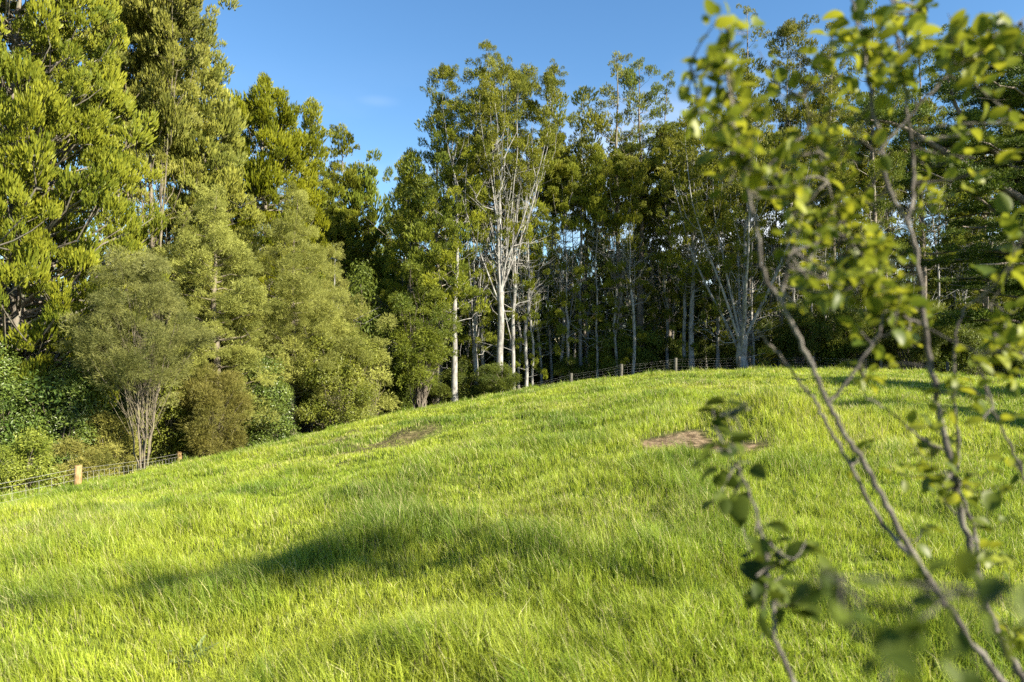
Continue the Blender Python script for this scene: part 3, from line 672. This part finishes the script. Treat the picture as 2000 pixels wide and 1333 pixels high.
# layered cypress on the right: trunk outside the frame, limbs reach in
def cypress(seed, Y0, bx):
    r = rng_(seed); W = Wood(); C = []; S = []; T = []
    H = 19.0
    W.add(path([(0, 0, -.5), (.1, 0, 5), (-.1, .1, 11), (.2, 0, H)], 20), np.linspace(.62, .08, 20), 12)
    P = []; R = []
    for i in range(46):
        z = 1.6+15.5*(i+r.rand())/46; left = r.rand() < .8
        a = (pi+r.randn()*.75) if left else r.rand()*2*pi
        ln = (7.6-2.2*abs(z/H-.45)*2)*(.7+.4*r.rand())*(1 if left else .6)
        b = np.array([0, 0, z*.85]); rise = .12+.28*r.rand()
        e = np.array([cos(a)*ln, sin(a)*ln*.8, b[2]+ln*rise])
        q = path([b, b*.6+e*.4+np.array([0, 0, ln*.10]), e], 10); q[1:] += r.randn(9, 3)*.06
        P.append(q); R.append((.05+.012*ln)*(1-np.linspace(0, 1, 10)*.8))
        for k in range(13):
            f = .28+.72*(k+r.rand())/13; c = q[min(int(f*9), 9)]+np.array([r.randn()*.35, r.randn()*.8, .1+r.rand()*.25-(.7*r.rand() if z < 8 else 0)])
            C.append(c); S.append(.62*(.7+.6*r.rand())); T.append(r.rand()*.9)
    W.add(P, R, 6)
    # the two heavy dark limbs seen against the light
    X0 = (bx-1000)/F*Y0; g0 = float(ground(X0, Y0, False))
    def rel(px, py, dy=0.0): return np.array([(px-1000)/F*(Y0+dy)-X0, dy, EYE-(py-666)/F*(Y0+dy)-g0])
    for pts, r0 in [([(2120, 470, -.5), (2000, 392, -1), (1835, 290, -1), (1755, 245, -1), (1700, 235, -1)], .22), ([(2120, 420, 0), (1980, 330, -.5), (1880, 230, -.5), (1850, 150, -.5)], .17), ([(2120, 560, 0), (2010, 470, -1), (1900, 380, -1), (1800, 330, -1)], .14)]:
        q = path([rel(*x) for x in pts], 16); W.add(q, r0*(1-np.linspace(0, 1, 16)*.8), 8)
        for k in range(26):
            c = q[r.randint(4, 16)]+np.array([r.randn()*.5, r.randn()*.7, .15+r.rand()*.5]); C.append(c); S.append(.6*(.7+.6*r.rand())); T.append(.3+r.rand()*.7)
    return W.mesh('trunk', M['bark_b']), crown_mesh('crown', 'pad', C, S, T, M['pine'], r)
a, b = cypress(230, 31, 2110)
put('cypress_tree', 'dark cypress with heavy slanting limbs and flat layered foliage filling the right edge', 'tree', 2110, 31, [('trunk', a), ('crown', b)])

# ------------------------------------------------------------------ deep wood: many slender trunks, meshes shared by copies
VAR = []
for s in range(9):
    H = 17.0
    a, b = conifer(300+s, H, [(0, .4), (.3, .7), (.6, 1.0), (.85, .85), (1, .35)], trunk_r=.10+.025*(s % 3), start=[.35, .5, .62][s % 3], cover=[.18, .26, .36][(s//3) % 3], puff=.5, sub=1,
                   kind='puffs', mat=['dark', 'kauri', 'dark', 'kauri_g'][s % 4], bark='bark_l' if s % 3 == 0 else 'bark', open_=.2, dead=26, low=7, wob=.6, lean=.6*(s % 3-1))
    VAR.append((H, a, b))
for s in range(3):
    a, b = conifer(330+s, 17.0, [(0, .3), (.6, .7), (.85, .9), (1, .35)], trunk_r=.10+.02*s, start=.68, cover=.8, puff=.42, sub=1, mat='kauri', bark='bark_l', open_=.1, dead=34, low=14, wob=.5, leaders=[1, 3, 2][s], fork=.4, spread=1.2, lr=.8)
    VAR.append((17.0, a, b))
r = rng_(77)
k = 0
def deep(px, Y, top, label, group, bare=False):
    global k
    H0, a, b = VAR[9+k % 3] if bare or k % 2 == 0 else VAR[k % 9]; k += 1
    H = height(px, Y, top); s = H/H0
    o = put('slender_tree', label, 'tree', px, Y, [('trunk', a), ('crown', b)], group, yaw=r.rand()*6.28, scale=min(s, 1.25), sz=s)
zones = [(700, 790, 6, 410, 480, 'slender dark trunked tree deep in the wood at the bottom of the skyline notch', 'slender trees at the bottom of the notch'), (790, 880, 6, 300, 440, 'slender dark trunked tree deep in the wood behind the notch', 'slender trees deep in the wood behind the notch'),
         (880, 1120, 10, 330, 470, 'slender trunk deep in the wood behind the great central tree', 'slender trees deep behind the great central tree'),
         (1120, 1420, 19, 250, 420, 'slender trunk deep in the wood behind the crest fence posts', 'slender trees deep behind the crest fence'),
         (1420, 1760, 22, 140, 350, 'slender trunk deep in the wood, seen through the blurred sapling', 'slender trees seen through the sapling'),
         (1760, 2120, 22, 160, 380, 'slender trunk deep in the gloom behind the layered cypress', 'slender trees behind the layered cypress'),
         (-60, 330, 12, 60, 300, 'slender tree far behind the tallest left trees', 'slender trees far behind the left stand'),
         (330, 700, 14, 330, 470, 'slender tree behind the olive feathery trees', 'slender trees behind the olive trees')]
for (x0, x1, nn, t0, t1, lb, gp) in zones:
    for i in range(nn):
        px = x0+(x1-x0)*(i+r.rand())/nn; Y = 42+20*r.rand()**1.2
        if px < 330: Y = 34+14*r.rand()
        deep(px, Y, t0+(t1-t0)*r.rand(), lb, gp)
for i in range(8):
    deep(885+215*(i+r.rand())/8, 38+3.5*r.rand(), 230+130*r.rand(), 'slim pale trunk among the cluster around the great central tree', 'slim pale trunks around the great central tree', True)
for i in range(20):
    deep(1015+700*(i+r.rand())/20, 38+5*r.rand(), 210+200*r.rand(), 'slim pale trunk with a high small crown, just inside the wood behind the crest fence', 'slim pale trunks just inside the wood', True)

# understorey bushes along the crest fence, shared meshes
BV = []
for s in range(5):
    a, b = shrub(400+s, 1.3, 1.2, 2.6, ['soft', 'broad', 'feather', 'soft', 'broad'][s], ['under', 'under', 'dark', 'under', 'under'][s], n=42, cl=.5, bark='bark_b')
    BV.append((2.6, a, b))
def ub(px, Y, top, i, label, group):
    H0, a, b = BV[i % 5]; h = height(px, Y, top); s = h/H0
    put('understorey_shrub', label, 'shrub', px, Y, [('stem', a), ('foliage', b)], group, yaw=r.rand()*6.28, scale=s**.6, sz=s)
zones = [(725, 985, 11, 34.5, 38.5, 705, 765, 'dusky shrub in the shade where the slope dips beside the central trunks', 'dusky shrubs beside the central trunks'),
         (1010, 1420, 12, 39, 44, 640, 705, 'dark understorey shrub behind the crest fence posts', 'dark shrubs behind the crest fence'),
         (1470, 2080, 19, 37, 43, 590, 700, 'dark understorey shrub behind the fence under the cypress and sapling', 'dark shrubs under the cypress'),
         (-80, 700, 16, 29, 38, 560, 700, 'dark understorey shrub filling the gloom between the left trees', 'dark shrubs between the left trees')]
kk = 0
for (x0, x1, nn, y0, y1, t0, t1, lb, gp) in zones:
    for i in range(nn):
        kk += 1; ub(x0+(x1-x0)*(i+r.rand())/nn, y0+(y1-y0)*r.rand(), t0+(t1-t0)*r.rand(), kk*3+i, lb, gp)

# far leafy undergrowth closing the wood floor: one mass nobody could count
def undergrowth():
    r = rng_(88); n = 5200
    px = -300+2700*r.rand(n); Y = 46+34*r.rand(n)
    Y = np.where(px < 700, 38+34*r.rand(n), Y)
    X = (px-1000)/F*Y; g = ground(X, Y, False); Z = g+r.rand(n)**1.3*(6.0+5.5*vnoise(X, Y, 6, 2))
    C = np.stack([X, Y, Z], 1)
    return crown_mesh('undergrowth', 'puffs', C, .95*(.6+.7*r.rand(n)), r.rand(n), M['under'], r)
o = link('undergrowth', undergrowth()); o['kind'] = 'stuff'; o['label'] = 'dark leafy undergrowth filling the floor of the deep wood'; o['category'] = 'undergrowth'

# ------------------------------------------------------------------ fences
def wood_post_mat():
    return bark_mat('weathered post timber', (0.16, 0.10, 0.045), (0.36, 0.245, 0.12), 14.0)
M['post'] = wood_post_mat()
M['post_g'] = bark_mat('grey post timber', (0.05, 0.048, 0.04), (0.12, 0.115, 0.10), 14.0)
mw = bpy.data.materials.new('galvanised wire'); mw.use_nodes = True
mw.node_tree.nodes['Principled BSDF'].inputs['Base Color'].default_value = (.30, .30, .29, 1)
mw.node_tree.nodes['Principled BSDF'].inputs['Metallic'].default_value = .5; mw.node_tree.nodes['Principled BSDF'].inputs['Roughness'].default_value = .5
mw2 = mw.copy(); mw2.name = 'bright galvanised wire'; mw2.node_tree.nodes['Principled BSDF'].inputs['Base Color'].default_value = (.36, .36, .34, 1); mw2.node_tree.nodes['Principled BSDF'].inputs['Metallic'].default_value = .2
def at(px, py, Y): return np.array([(px-1000)/F*Y, Y, EYE-(py-666)/F*Y])
def fence(label, posts, rad, mat, wire=.0028, wmat=None):
    """posts: (px, top py, Y, shown)"""
    tops = [at(p[0], p[1], p[2]) for p in posts]
    c = tops[len(tops)//2]
    root = thing('wire_fence', label, 'fence', (c[0], c[1], float(ground(c[0], c[1], False))))
    off = np.array(root.location)
    for p, t in zip(posts, tops):
        if not p[3]: continue
        W = Wood(); gz = float(ground(t[0], t[1], False)); rr = rad*(p[4] if len(p) > 4 else 1)
        q = np.array([[t[0], t[1], gz-.4], [t[0], t[1], gz+.2], [t[0]+.01, t[1], t[2]-.03], [t[0]+.01, t[1], t[2]-.008], [t[0]+.01, t[1], t[2]], [t[0]+.01, t[1], t[2]+.001]])-off
        W.add(q, [rr*1.05, rr*1.03, rr, rr*.97, rr*.88, .001], 14)
        me = W.mesh('post', M[mat]); o = link('post', me, root)
    W = Wood()
    for i in range(len(tops)-1):
        a, b = tops[i], tops[i+1]; n = 24; t = np.linspace(0, 1, n)[:, None]
        L = np.linalg.norm(b[:2]-a[:2])
        for j, dz in enumerate([-.06, -.16, -.30, -.44, -.58, -.72, -.86, -1.0]):
            q = a+(b-a)*t+np.array([0, -rad-.006, dz]); q[:, 2] -= .03*np.sin(t[:, 0]*pi)*(1 if j == 0 else .6)
            W.add(q-off, np.full(n, wire*(1.25 if j == 0 else 1)), 4)
        nv = int(L/.30)
        for v in range(1, nv):
            s = a+(b-a)*v/nv+np.array([0, -rad-.006, 0]); W.add(np.stack([s+[0, 0, -.16-.03*sin(v/nv*pi)*.6], s+[0.01, 0, -.6], s+[0, 0, -1.0]])-off, [wire]*3, 4)
    link('wire_netting', W.mesh('wire_netting', wmat or mw), root)
    return root
fence('wire netting fence with sawn buff posts running down beside the kanuka and shrubs',
      [(-160, 962, 11.5, 1), (152, 909, 14.8, 1), (350, 882, 22, 1), (505, 857, 29, 1), (640, 838, 33, 1), (760, 812, 36, 1)], .075, 'post', wire=.0027, wmat=mw2)
fence('wire netting fence with grey posts along the grassy crest in front of the wood',
      [(1012, 752, 34, 1), (1115, 729, 34.2, 1), (1213, 711, 34.3, 1), (1319, 699, 34.4, 1), (1443, 696, 34.2, 1, .8), (1587, 696, 34, 1, .8), (1720, 700, 33.6, 1, .8), (1850, 706, 33, 1, .8), (1990, 718, 32, 1, .8), (2130, 730, 31, 1, .8)], .085, 'post_g', wire=.0013)

# ------------------------------------------------------------------ trees just outside the frame whose shade falls on the grass, the leaning one added for its shade
for (x, y, h, sd_, lb) in [(22.3, 9.8, 10.2, 601, 'bushy conifer out on the open grass to the right, shading the far slope'), (17.6, 5.6, 7.6, 602, 'second bushy conifer on the open grass to the right, nearer the camera')]:
    a, b = conifer(sd_, h, [(0, .6), (.4, 1.7), (.7, 1.5), (1, .4)], trunk_r=.16, start=.3, cover=1.0, puff=.55, sub=2, mat='kauri')
    o = thing('conifer_tree', lb, 'tree', (x, y, float(ground(x, y, False)))); link('trunk', a, o); link('crown', b, o)
def leaning(seed):  # unseen tree, added; its limbs are shaped to cast the near grass shadow
    r = rng_(seed); W = Wood(); C = []; S = []; T = []
    q = path([(0, 0, -.2), (.05, .1, 1.8), (-.2, .5, 3.0), (-.85, 1.05, 4.2)], 24); W.add(q, .05*(1-np.linspace(0, 1, 24)*.8), 8)
    q2 = path([(-.2, .4, 2.8), (-.85, .8, 3.6), (-1.5, .55, 4.0), (-3.1, -.8, 4.15)], 26); W.add(q2, .03*(1-np.linspace(0, 1, 26)*.8), 7)
    q3 = path([(-.5, .9, 3.7), (.2, .9, 4.1), (1.3, .75, 4.2)], 20); W.add(q3, .02*(1-np.linspace(0, 1, 20)*.8), 7)
    for qq, n, jt, ps in ((q[21:], 3, .08, .08), (q2[10:16], 14, .18, .17), (q2[13:], 30, .08, .135), (q3[4:], 9, .06, .055)):
        for k in range(n):
            C.append(qq[r.randint(len(qq))]+r.randn(3)*jt*np.array([1, 1, .6])); S.append(ps*(.6+.8*r.rand())); T.append(r.rand())
    return W.mesh('trunk', M['bark_s']), crown_mesh('crown', 'broad', C, S, T, M['broad'], r)
a, b = leaning(603)
o = thing('added_shade_tree', 'small unseen leaning tree added right of the camera to shade the near grass', 'tree', (5.5, 0.95, float(ground(5.5, 0.95, False)))); link('trunk', a, o); link('crown', b, o)

# ------------------------------------------------------------------ near saplings, out of focus
M['sap_leaf'] = leaf_mat('young sapling leaves', (0.055, 0.095, 0.010), (0.225, 0.265, 0.020), trans=.42, rough=.45, spec=.3)
M['near_leaf'] = leaf_mat('dark green near leaves', (0.022, 0.042, 0.006), (0.075, 0.105, 0.012), trans=.3, rough=.6, spec=.15)
def leaf_soup(P, A, N, L, Wd, r):
    """rounded leaves with a folded midrib; P base point, A axis, N normal"""
    n = len(P); prof = np.array([0, .62, .95, 1.0, .82, .45, 0]); tt = np.array([0, .12, .3, .5, .72, .9, 1.0])
    Sd = np.cross(N, A); V = []
    cup = .15+.45*r.rand(n)[:, None]; curl = (.15+.35*r.rand(n))[:, None]
    for s in (-1, 0, 1):
        for p_, t_ in zip(prof, tt):
            V.append(P+A*L[:, None]*t_-N*L[:, None]*curl*t_**2*.6+Sd*Wd[:, None]*.5*p_*s+N*Wd[:, None]*.5*p_*abs(s)*cup)
    V = np.stack(V, 1)   # n,21,3
    f = []
    for c in (0, 7):
        for i in range(6): f.append([c+i, c+i+1, c+i+8, c+i+7])
    f = np.array(f); Fc = (np.arange(n)[:, None, None]*21+f[None]).reshape(-1, 4)
    return V.reshape(-1, 3), Fc
def sapling(name, label, stems, blobs, base, leafmat, seed, lsize=.05, twig=.0013, n_mul=1.0):
    r = rng_(seed); W = Wood(); allp = []
    base = np.array(base)
    for pts, r0, r1 in stems:
        q = path([at(*x) for x in pts], len(pts)*7); r0 *= .50; r1 *= .38
        q[1:-1] += r.randn(len(q)-2, 3)*.0012
        R = np.linspace(r0, r1, len(q))*(1+.10*np.sin(np.arange(len(q))*1.9))
        W.add(q-base, R, 8); allp.append(q)
    AP = np.concatenate(allp)
    P = []; Ax = []; No = []; L = []; T = []; tw = []; twr = []
    for (cx, cy, rx, ry, n, dep, ls) in blobs:
        n = int(n*n_mul)
        nt = max(2, n//5)
        for t in range(nt):
            a = r.rand()*2*pi; f = math.sqrt(r.rand())
            e = at(cx+rx*f*cos(a), cy+ry*f*sin(a), dep+r.randn()*.06)
            dd = np.linalg.norm((AP-e)*np.array([1, .6, 1]), axis=1)+np.where(AP[:, 2] > e[2]+.05, .25, 0)
            s = AP[np.argmin(dd+r.rand(len(dd))*.03)]
            mid = (s+e)/2+np.array([0, 0, -.012])+r.randn(3)*.008
            q = path([s, mid, e], 8); tw.append(q); twr.append(twig*(1.25-np.linspace(0, .8, 8)))
            for j in range(max(3, n//nt)):
                k = r.randint(3, 8); b = q[k]+r.randn(3)*.003
                ax = _unit(r.randn(3)*.9+np.array([0, 0, .12])+_unit(e-s)*.5)
                nn = _unit(np.cross(ax, np.cross(np.array([r.randn()*.5, r.randn()*.5, 1.]), ax)))
                pet = b+ax*.006; P.append(pet); Ax.append(ax); No.append(nn); L.append(lsize*ls*(.6+.6*r.rand())); T.append(np.clip(r.rand()*1.05, 0, 1))
    if tw: W.add(np.array(tw)-base, twr, 5)
    P = np.array(P)-base; L = np.array(L)
    V, Fc = leaf_soup(P, np.array(Ax), np.array(No), L, L*(.48+.36*r.rand(len(L))), r)
    o = thing(name, label, 'sapling', tuple(base))
    link('stem', W.mesh('stem', M['bark_s']), o)
    link('foliage', make_mesh('foliage', V, [Fc], M[leafmat], tint=np.repeat(np.array(T), 21), smooth=True), o)
    return o
d = 1.0
S1 = [((2080, 1480, d), (2010, 1345, d), (1960, 1260, d), (1915, 1150, d), (1880, 1020, d), (1850, 880, d), (1822, 740, d), (1805, 640, d), (1796, 540, d), (1775, 440, d), (1735, 370, d), (1722, 290, d), (1702, 200, d), (1690, 110, d), (1670, 30, d), (1655, -60, d)), .012, .0035]
stems = [S1,
 [((1775, 440, d), (1786, 340, d+.05), (1772, 220, d+.05), (1760, 120, d+.05), (1742, 20, d+.05), (1730, -60, d+.05)), .006, .003],
 [((2080, 1480, d), (1955, 1330, d-.07), (1880, 1230, d-.07), (1800, 1110, d-.07), (1740, 1005, d-.07), (1690, 910, d-.07), (1640, 830, d-.07), (1605, 760, d-.07), (1580, 700, d-.07), (1530, 600, d-.07), (1490, 530, d-.07), (1478, 440, d-.07), (1452, 330, d-.07), (1432, 230, d-.07), (1420, 140, d-.07), (1406, 40, d-.07)), .0105, .003],
 [((1530, 600, d-.07), (1534, 540, d-.07), (1548, 480, d-.07)), .0055, .004],
 [((1800, 1110, d-.07), (1715, 1010, d), (1645, 880, d), (1590, 785, d), (1560, 745, d), (1520, 692, d), (1478, 645, d)), .007, .003],
 [((1618, 785, d-.07), (1665, 730, d-.07), (1718, 650, d-.07)), .0055, .004],
 [((1915, 1150, d), (1905, 1050, d+.07), (1872, 950, d+.07), (1872, 860, d+.07), (1864, 760, d+.07), (1868, 650, d+.07), (1895, 590, d+.07), (1950, 600, d+.07)), .006, .0035],
 [((2040, 1060, d), (2000, 930, d), (1962, 850, d), (1930, 770, d), (1905, 690, d)), .005, .003],
 [((1850, 880, d), (1790, 850, d), (1735, 800, d), (1690, 770, d), (1690, 700, d)), .004, .002],
 [((1805, 640, d), (1745, 600, d), (1700, 520, d), (1640, 420, d), (1600, 300, d), (1570, 180, d)), .0045, .002],
 [((2030, 700, d), (1990, 690, d), (1960, 670, d), (1940, 650, d)), .004, .002],
 [((1452, 330, d-.07), (1400, 250, d-.07), (1360, 190, d-.07), (1350, 120, d-.07)), .0035, .002],
 [((1722, 290, d), (1800, 200, d), (1880, 120, d), (1960, 60, d), (2040, 20, d)), .004, .002]]
blobs = [(1420, 90, 70, 60, 24, d-.07, 1), (1400, 180, 70, 60, 28, d-.07, 1), (1450, 250, 100, 60, 34, d-.07, 1), (1530, 200, 60, 60, 12, d, 1), (1480, 330, 90, 50, 26, d-.07, 1.05),
 (1590, 320, 80, 70, 28, d, 1), (1650, 240, 60, 60, 14, d, 1), (1690, 60, 70, 60, 26, d, 1.25), (1740, 110, 60, 60, 20, d, 1.2), (1780, 40, 60, 50, 18, d, 1.2), (1880, 60, 80, 50, 26, d, 1.3), (1970, 90, 50, 80, 18, d, 1.3),
 (1600, 400, 90, 50, 32, d, 1), (1560, 450, 50, 50, 16, d, 1), (1650, 480, 90, 60, 46, d, 1), (1720, 500, 60, 60, 32, d, 1), (1620, 560, 80, 40, 32, d, 1.1), (1700, 590, 70, 50, 36, d, 1.1), (1755, 620, 40, 40, 18, d, 1.15),
 (1700, 715, 45, 25, 10, d, .7), (1990, 260, 60, 70, 10, d, 1.2), (1900, 250, 60, 60, 7, d, 1), (1970, 480, 40, 60, 10, d, 1.5), (1975, 650, 50, 60, 26, d, 1), (1990, 720, 30, 30, 8, d, 1),
 (1830, 800, 50, 50, 7, d, 1.1), (1860, 930, 50, 40, 7, d, 1.0), (1790, 850, 50, 60, 7, d, 1), (1950, 1080, 60, 60, 10, d, 1), (1860, 350, 50, 60, 8, d, 1), (1690, 870, 50, 40, 4, d, .9), (1830, 1000, 60, 60, 7, d, 1.1), (1930, 980, 50, 60, 7, d, 1.1), (1780, 930, 50, 50, 5, d, 1), (1990, 1180, 40, 60, 6, d, 1.2), (1880, 780, 60, 50, 6, d, 1), (1960, 860, 40, 50, 5, d, 1)]
bx, by = (2080-1000)/F*d, d
sapling('sapling', 'slender near sapling with pale stems and blurred yellow green leaves in front of the wood', stems, blobs, (bx, by, EYE-(1480-666)/F*d), 'sap_leaf', 501, lsize=.0232, n_mul=2.4)
d2 = .88
st2 = [[((1600, 1480, d2), (1556, 1345, d2), (1515, 1250, d2), (1506, 1150, d2), (1490, 1060, d2), (1470, 980, d2), (1440, 910, d2), (1402, 850, d2), (1392, 800, d2)), .0075, .002],
       [((1440, 910, d2), (1450, 860, d2), (1440, 810, d2), (1455, 785, d2)), .002, .0013]]
bl2 = [(1400, 820, 45, 22, 9, d2, .8), (1455, 800, 40, 15, 5, d2, .8), (1400, 870, 30, 25, 5, d2, .8), (1435, 850, 35, 30, 5, d2, .8), (1440, 950, 35, 40, 8, d2, .95), (1470, 1010, 35, 30, 7, d2, .9), (1500, 1080, 35, 25, 6, d2, .8), (1510, 1170, 45, 40, 12, d2, 1.1), (1560, 1080, 50, 30, 6, d2, 1), (1590, 1120, 40, 30, 5, d2, 1), (1425, 900, 40, 30, 6, d2, .9), (1480, 1130, 30, 30, 5, d2, .9)]
sapling('sapling', 'short thin sapling with a few dull dark leaves near the bare straw patch', st2, bl2, tuple(at(1600, 1480, d2)), 'near_leaf', 502, lsize=.036, n_mul=1.25)
d3 = .42
st3 = [[((2080, 1330, d3), (1980, 1190, d3), (1880, 1150, d3), (1770, 1140, d3), (1660, 1125, d3), (1590, 1105, d3)), .0014, .0007],
       [((1880, 1150, d3), (1800, 1210, d3), (1740, 1260, d3), (1715, 1290, d3)), .002, .0015]]
bl3 = [(1600, 1105, 45, 30, 5, d3, .7), (1690, 1140, 45, 30, 6, d3, .8), (1790, 1145, 60, 25, 8, d3, .8), (1880, 1145, 60, 25, 8, d3, .8), (1975, 1130, 50, 30, 6, d3, .8), (1860, 1270, 40, 40, 3, d3, .7), (1720, 1270, 50, 35, 7, d3, 1.0), (1780, 1275, 40, 25, 3, d3, .7)]
sapling('sapling', 'heavily blurred dark leafy twig crossing low in front of the sapling stems', st3, bl3, tuple(at(2080, 1330, d3)), 'near_leaf', 503, lsize=.030, twig=.0007, n_mul=1.1)

# broad bladed weed clump at the bottom of the frame
def weed(seed, n, L, Wd):
    r = rng_(seed); a = r.rand(n)*2*pi; el = .05+.75*r.rand(n)**1.5
    A = np.stack([np.cos(a)*np.cos(el), np.sin(a)*np.cos(el), np.sin(el)], 1); b = r.randn(n, 3)*np.array([.05, .05, 0])+np.array([0, 0, .0])
    N = _unit(np.cross(A, np.cross(np.array([0, 0, 1.]), A))+r.randn(n, 3)*.15); N = _unit(N-A*np.sum(N*A, 1, keepdims=True))
    V, Fc = leaf_soup(b, A, N, L*(.6+.6*r.rand(n)), Wd*(.7+.6*r.rand(n)), r)
    return make_mesh('weed_clump', V, [Fc], M['weed'], tint=np.repeat(r.rand(n), 21), smooth=True)
M['weed'] = leaf_mat('grey green weed leaves', (0.07, 0.11, 0.04), (0.17, 0.23, 0.10), trans=.25, rough=.5, spec=.35)
for (px, py, sd_, n_, L_, lb) in [(375, 1295, 701, 110, .13, 'grey green broad bladed weed clump at the bottom edge of the near grass'), (1480, 1268, 702, 40, .09, 'small broad leaved weed between the thin sapling and the near grass')]:
    x, y = on_ground(px, py); x = float(x); y = float(y)
    o = link('weed_clump', weed(sd_, n_, L_, .022), loc=(x, y, float(ground(x, y)))); o['label'] = lb; o['category'] = 'weed'
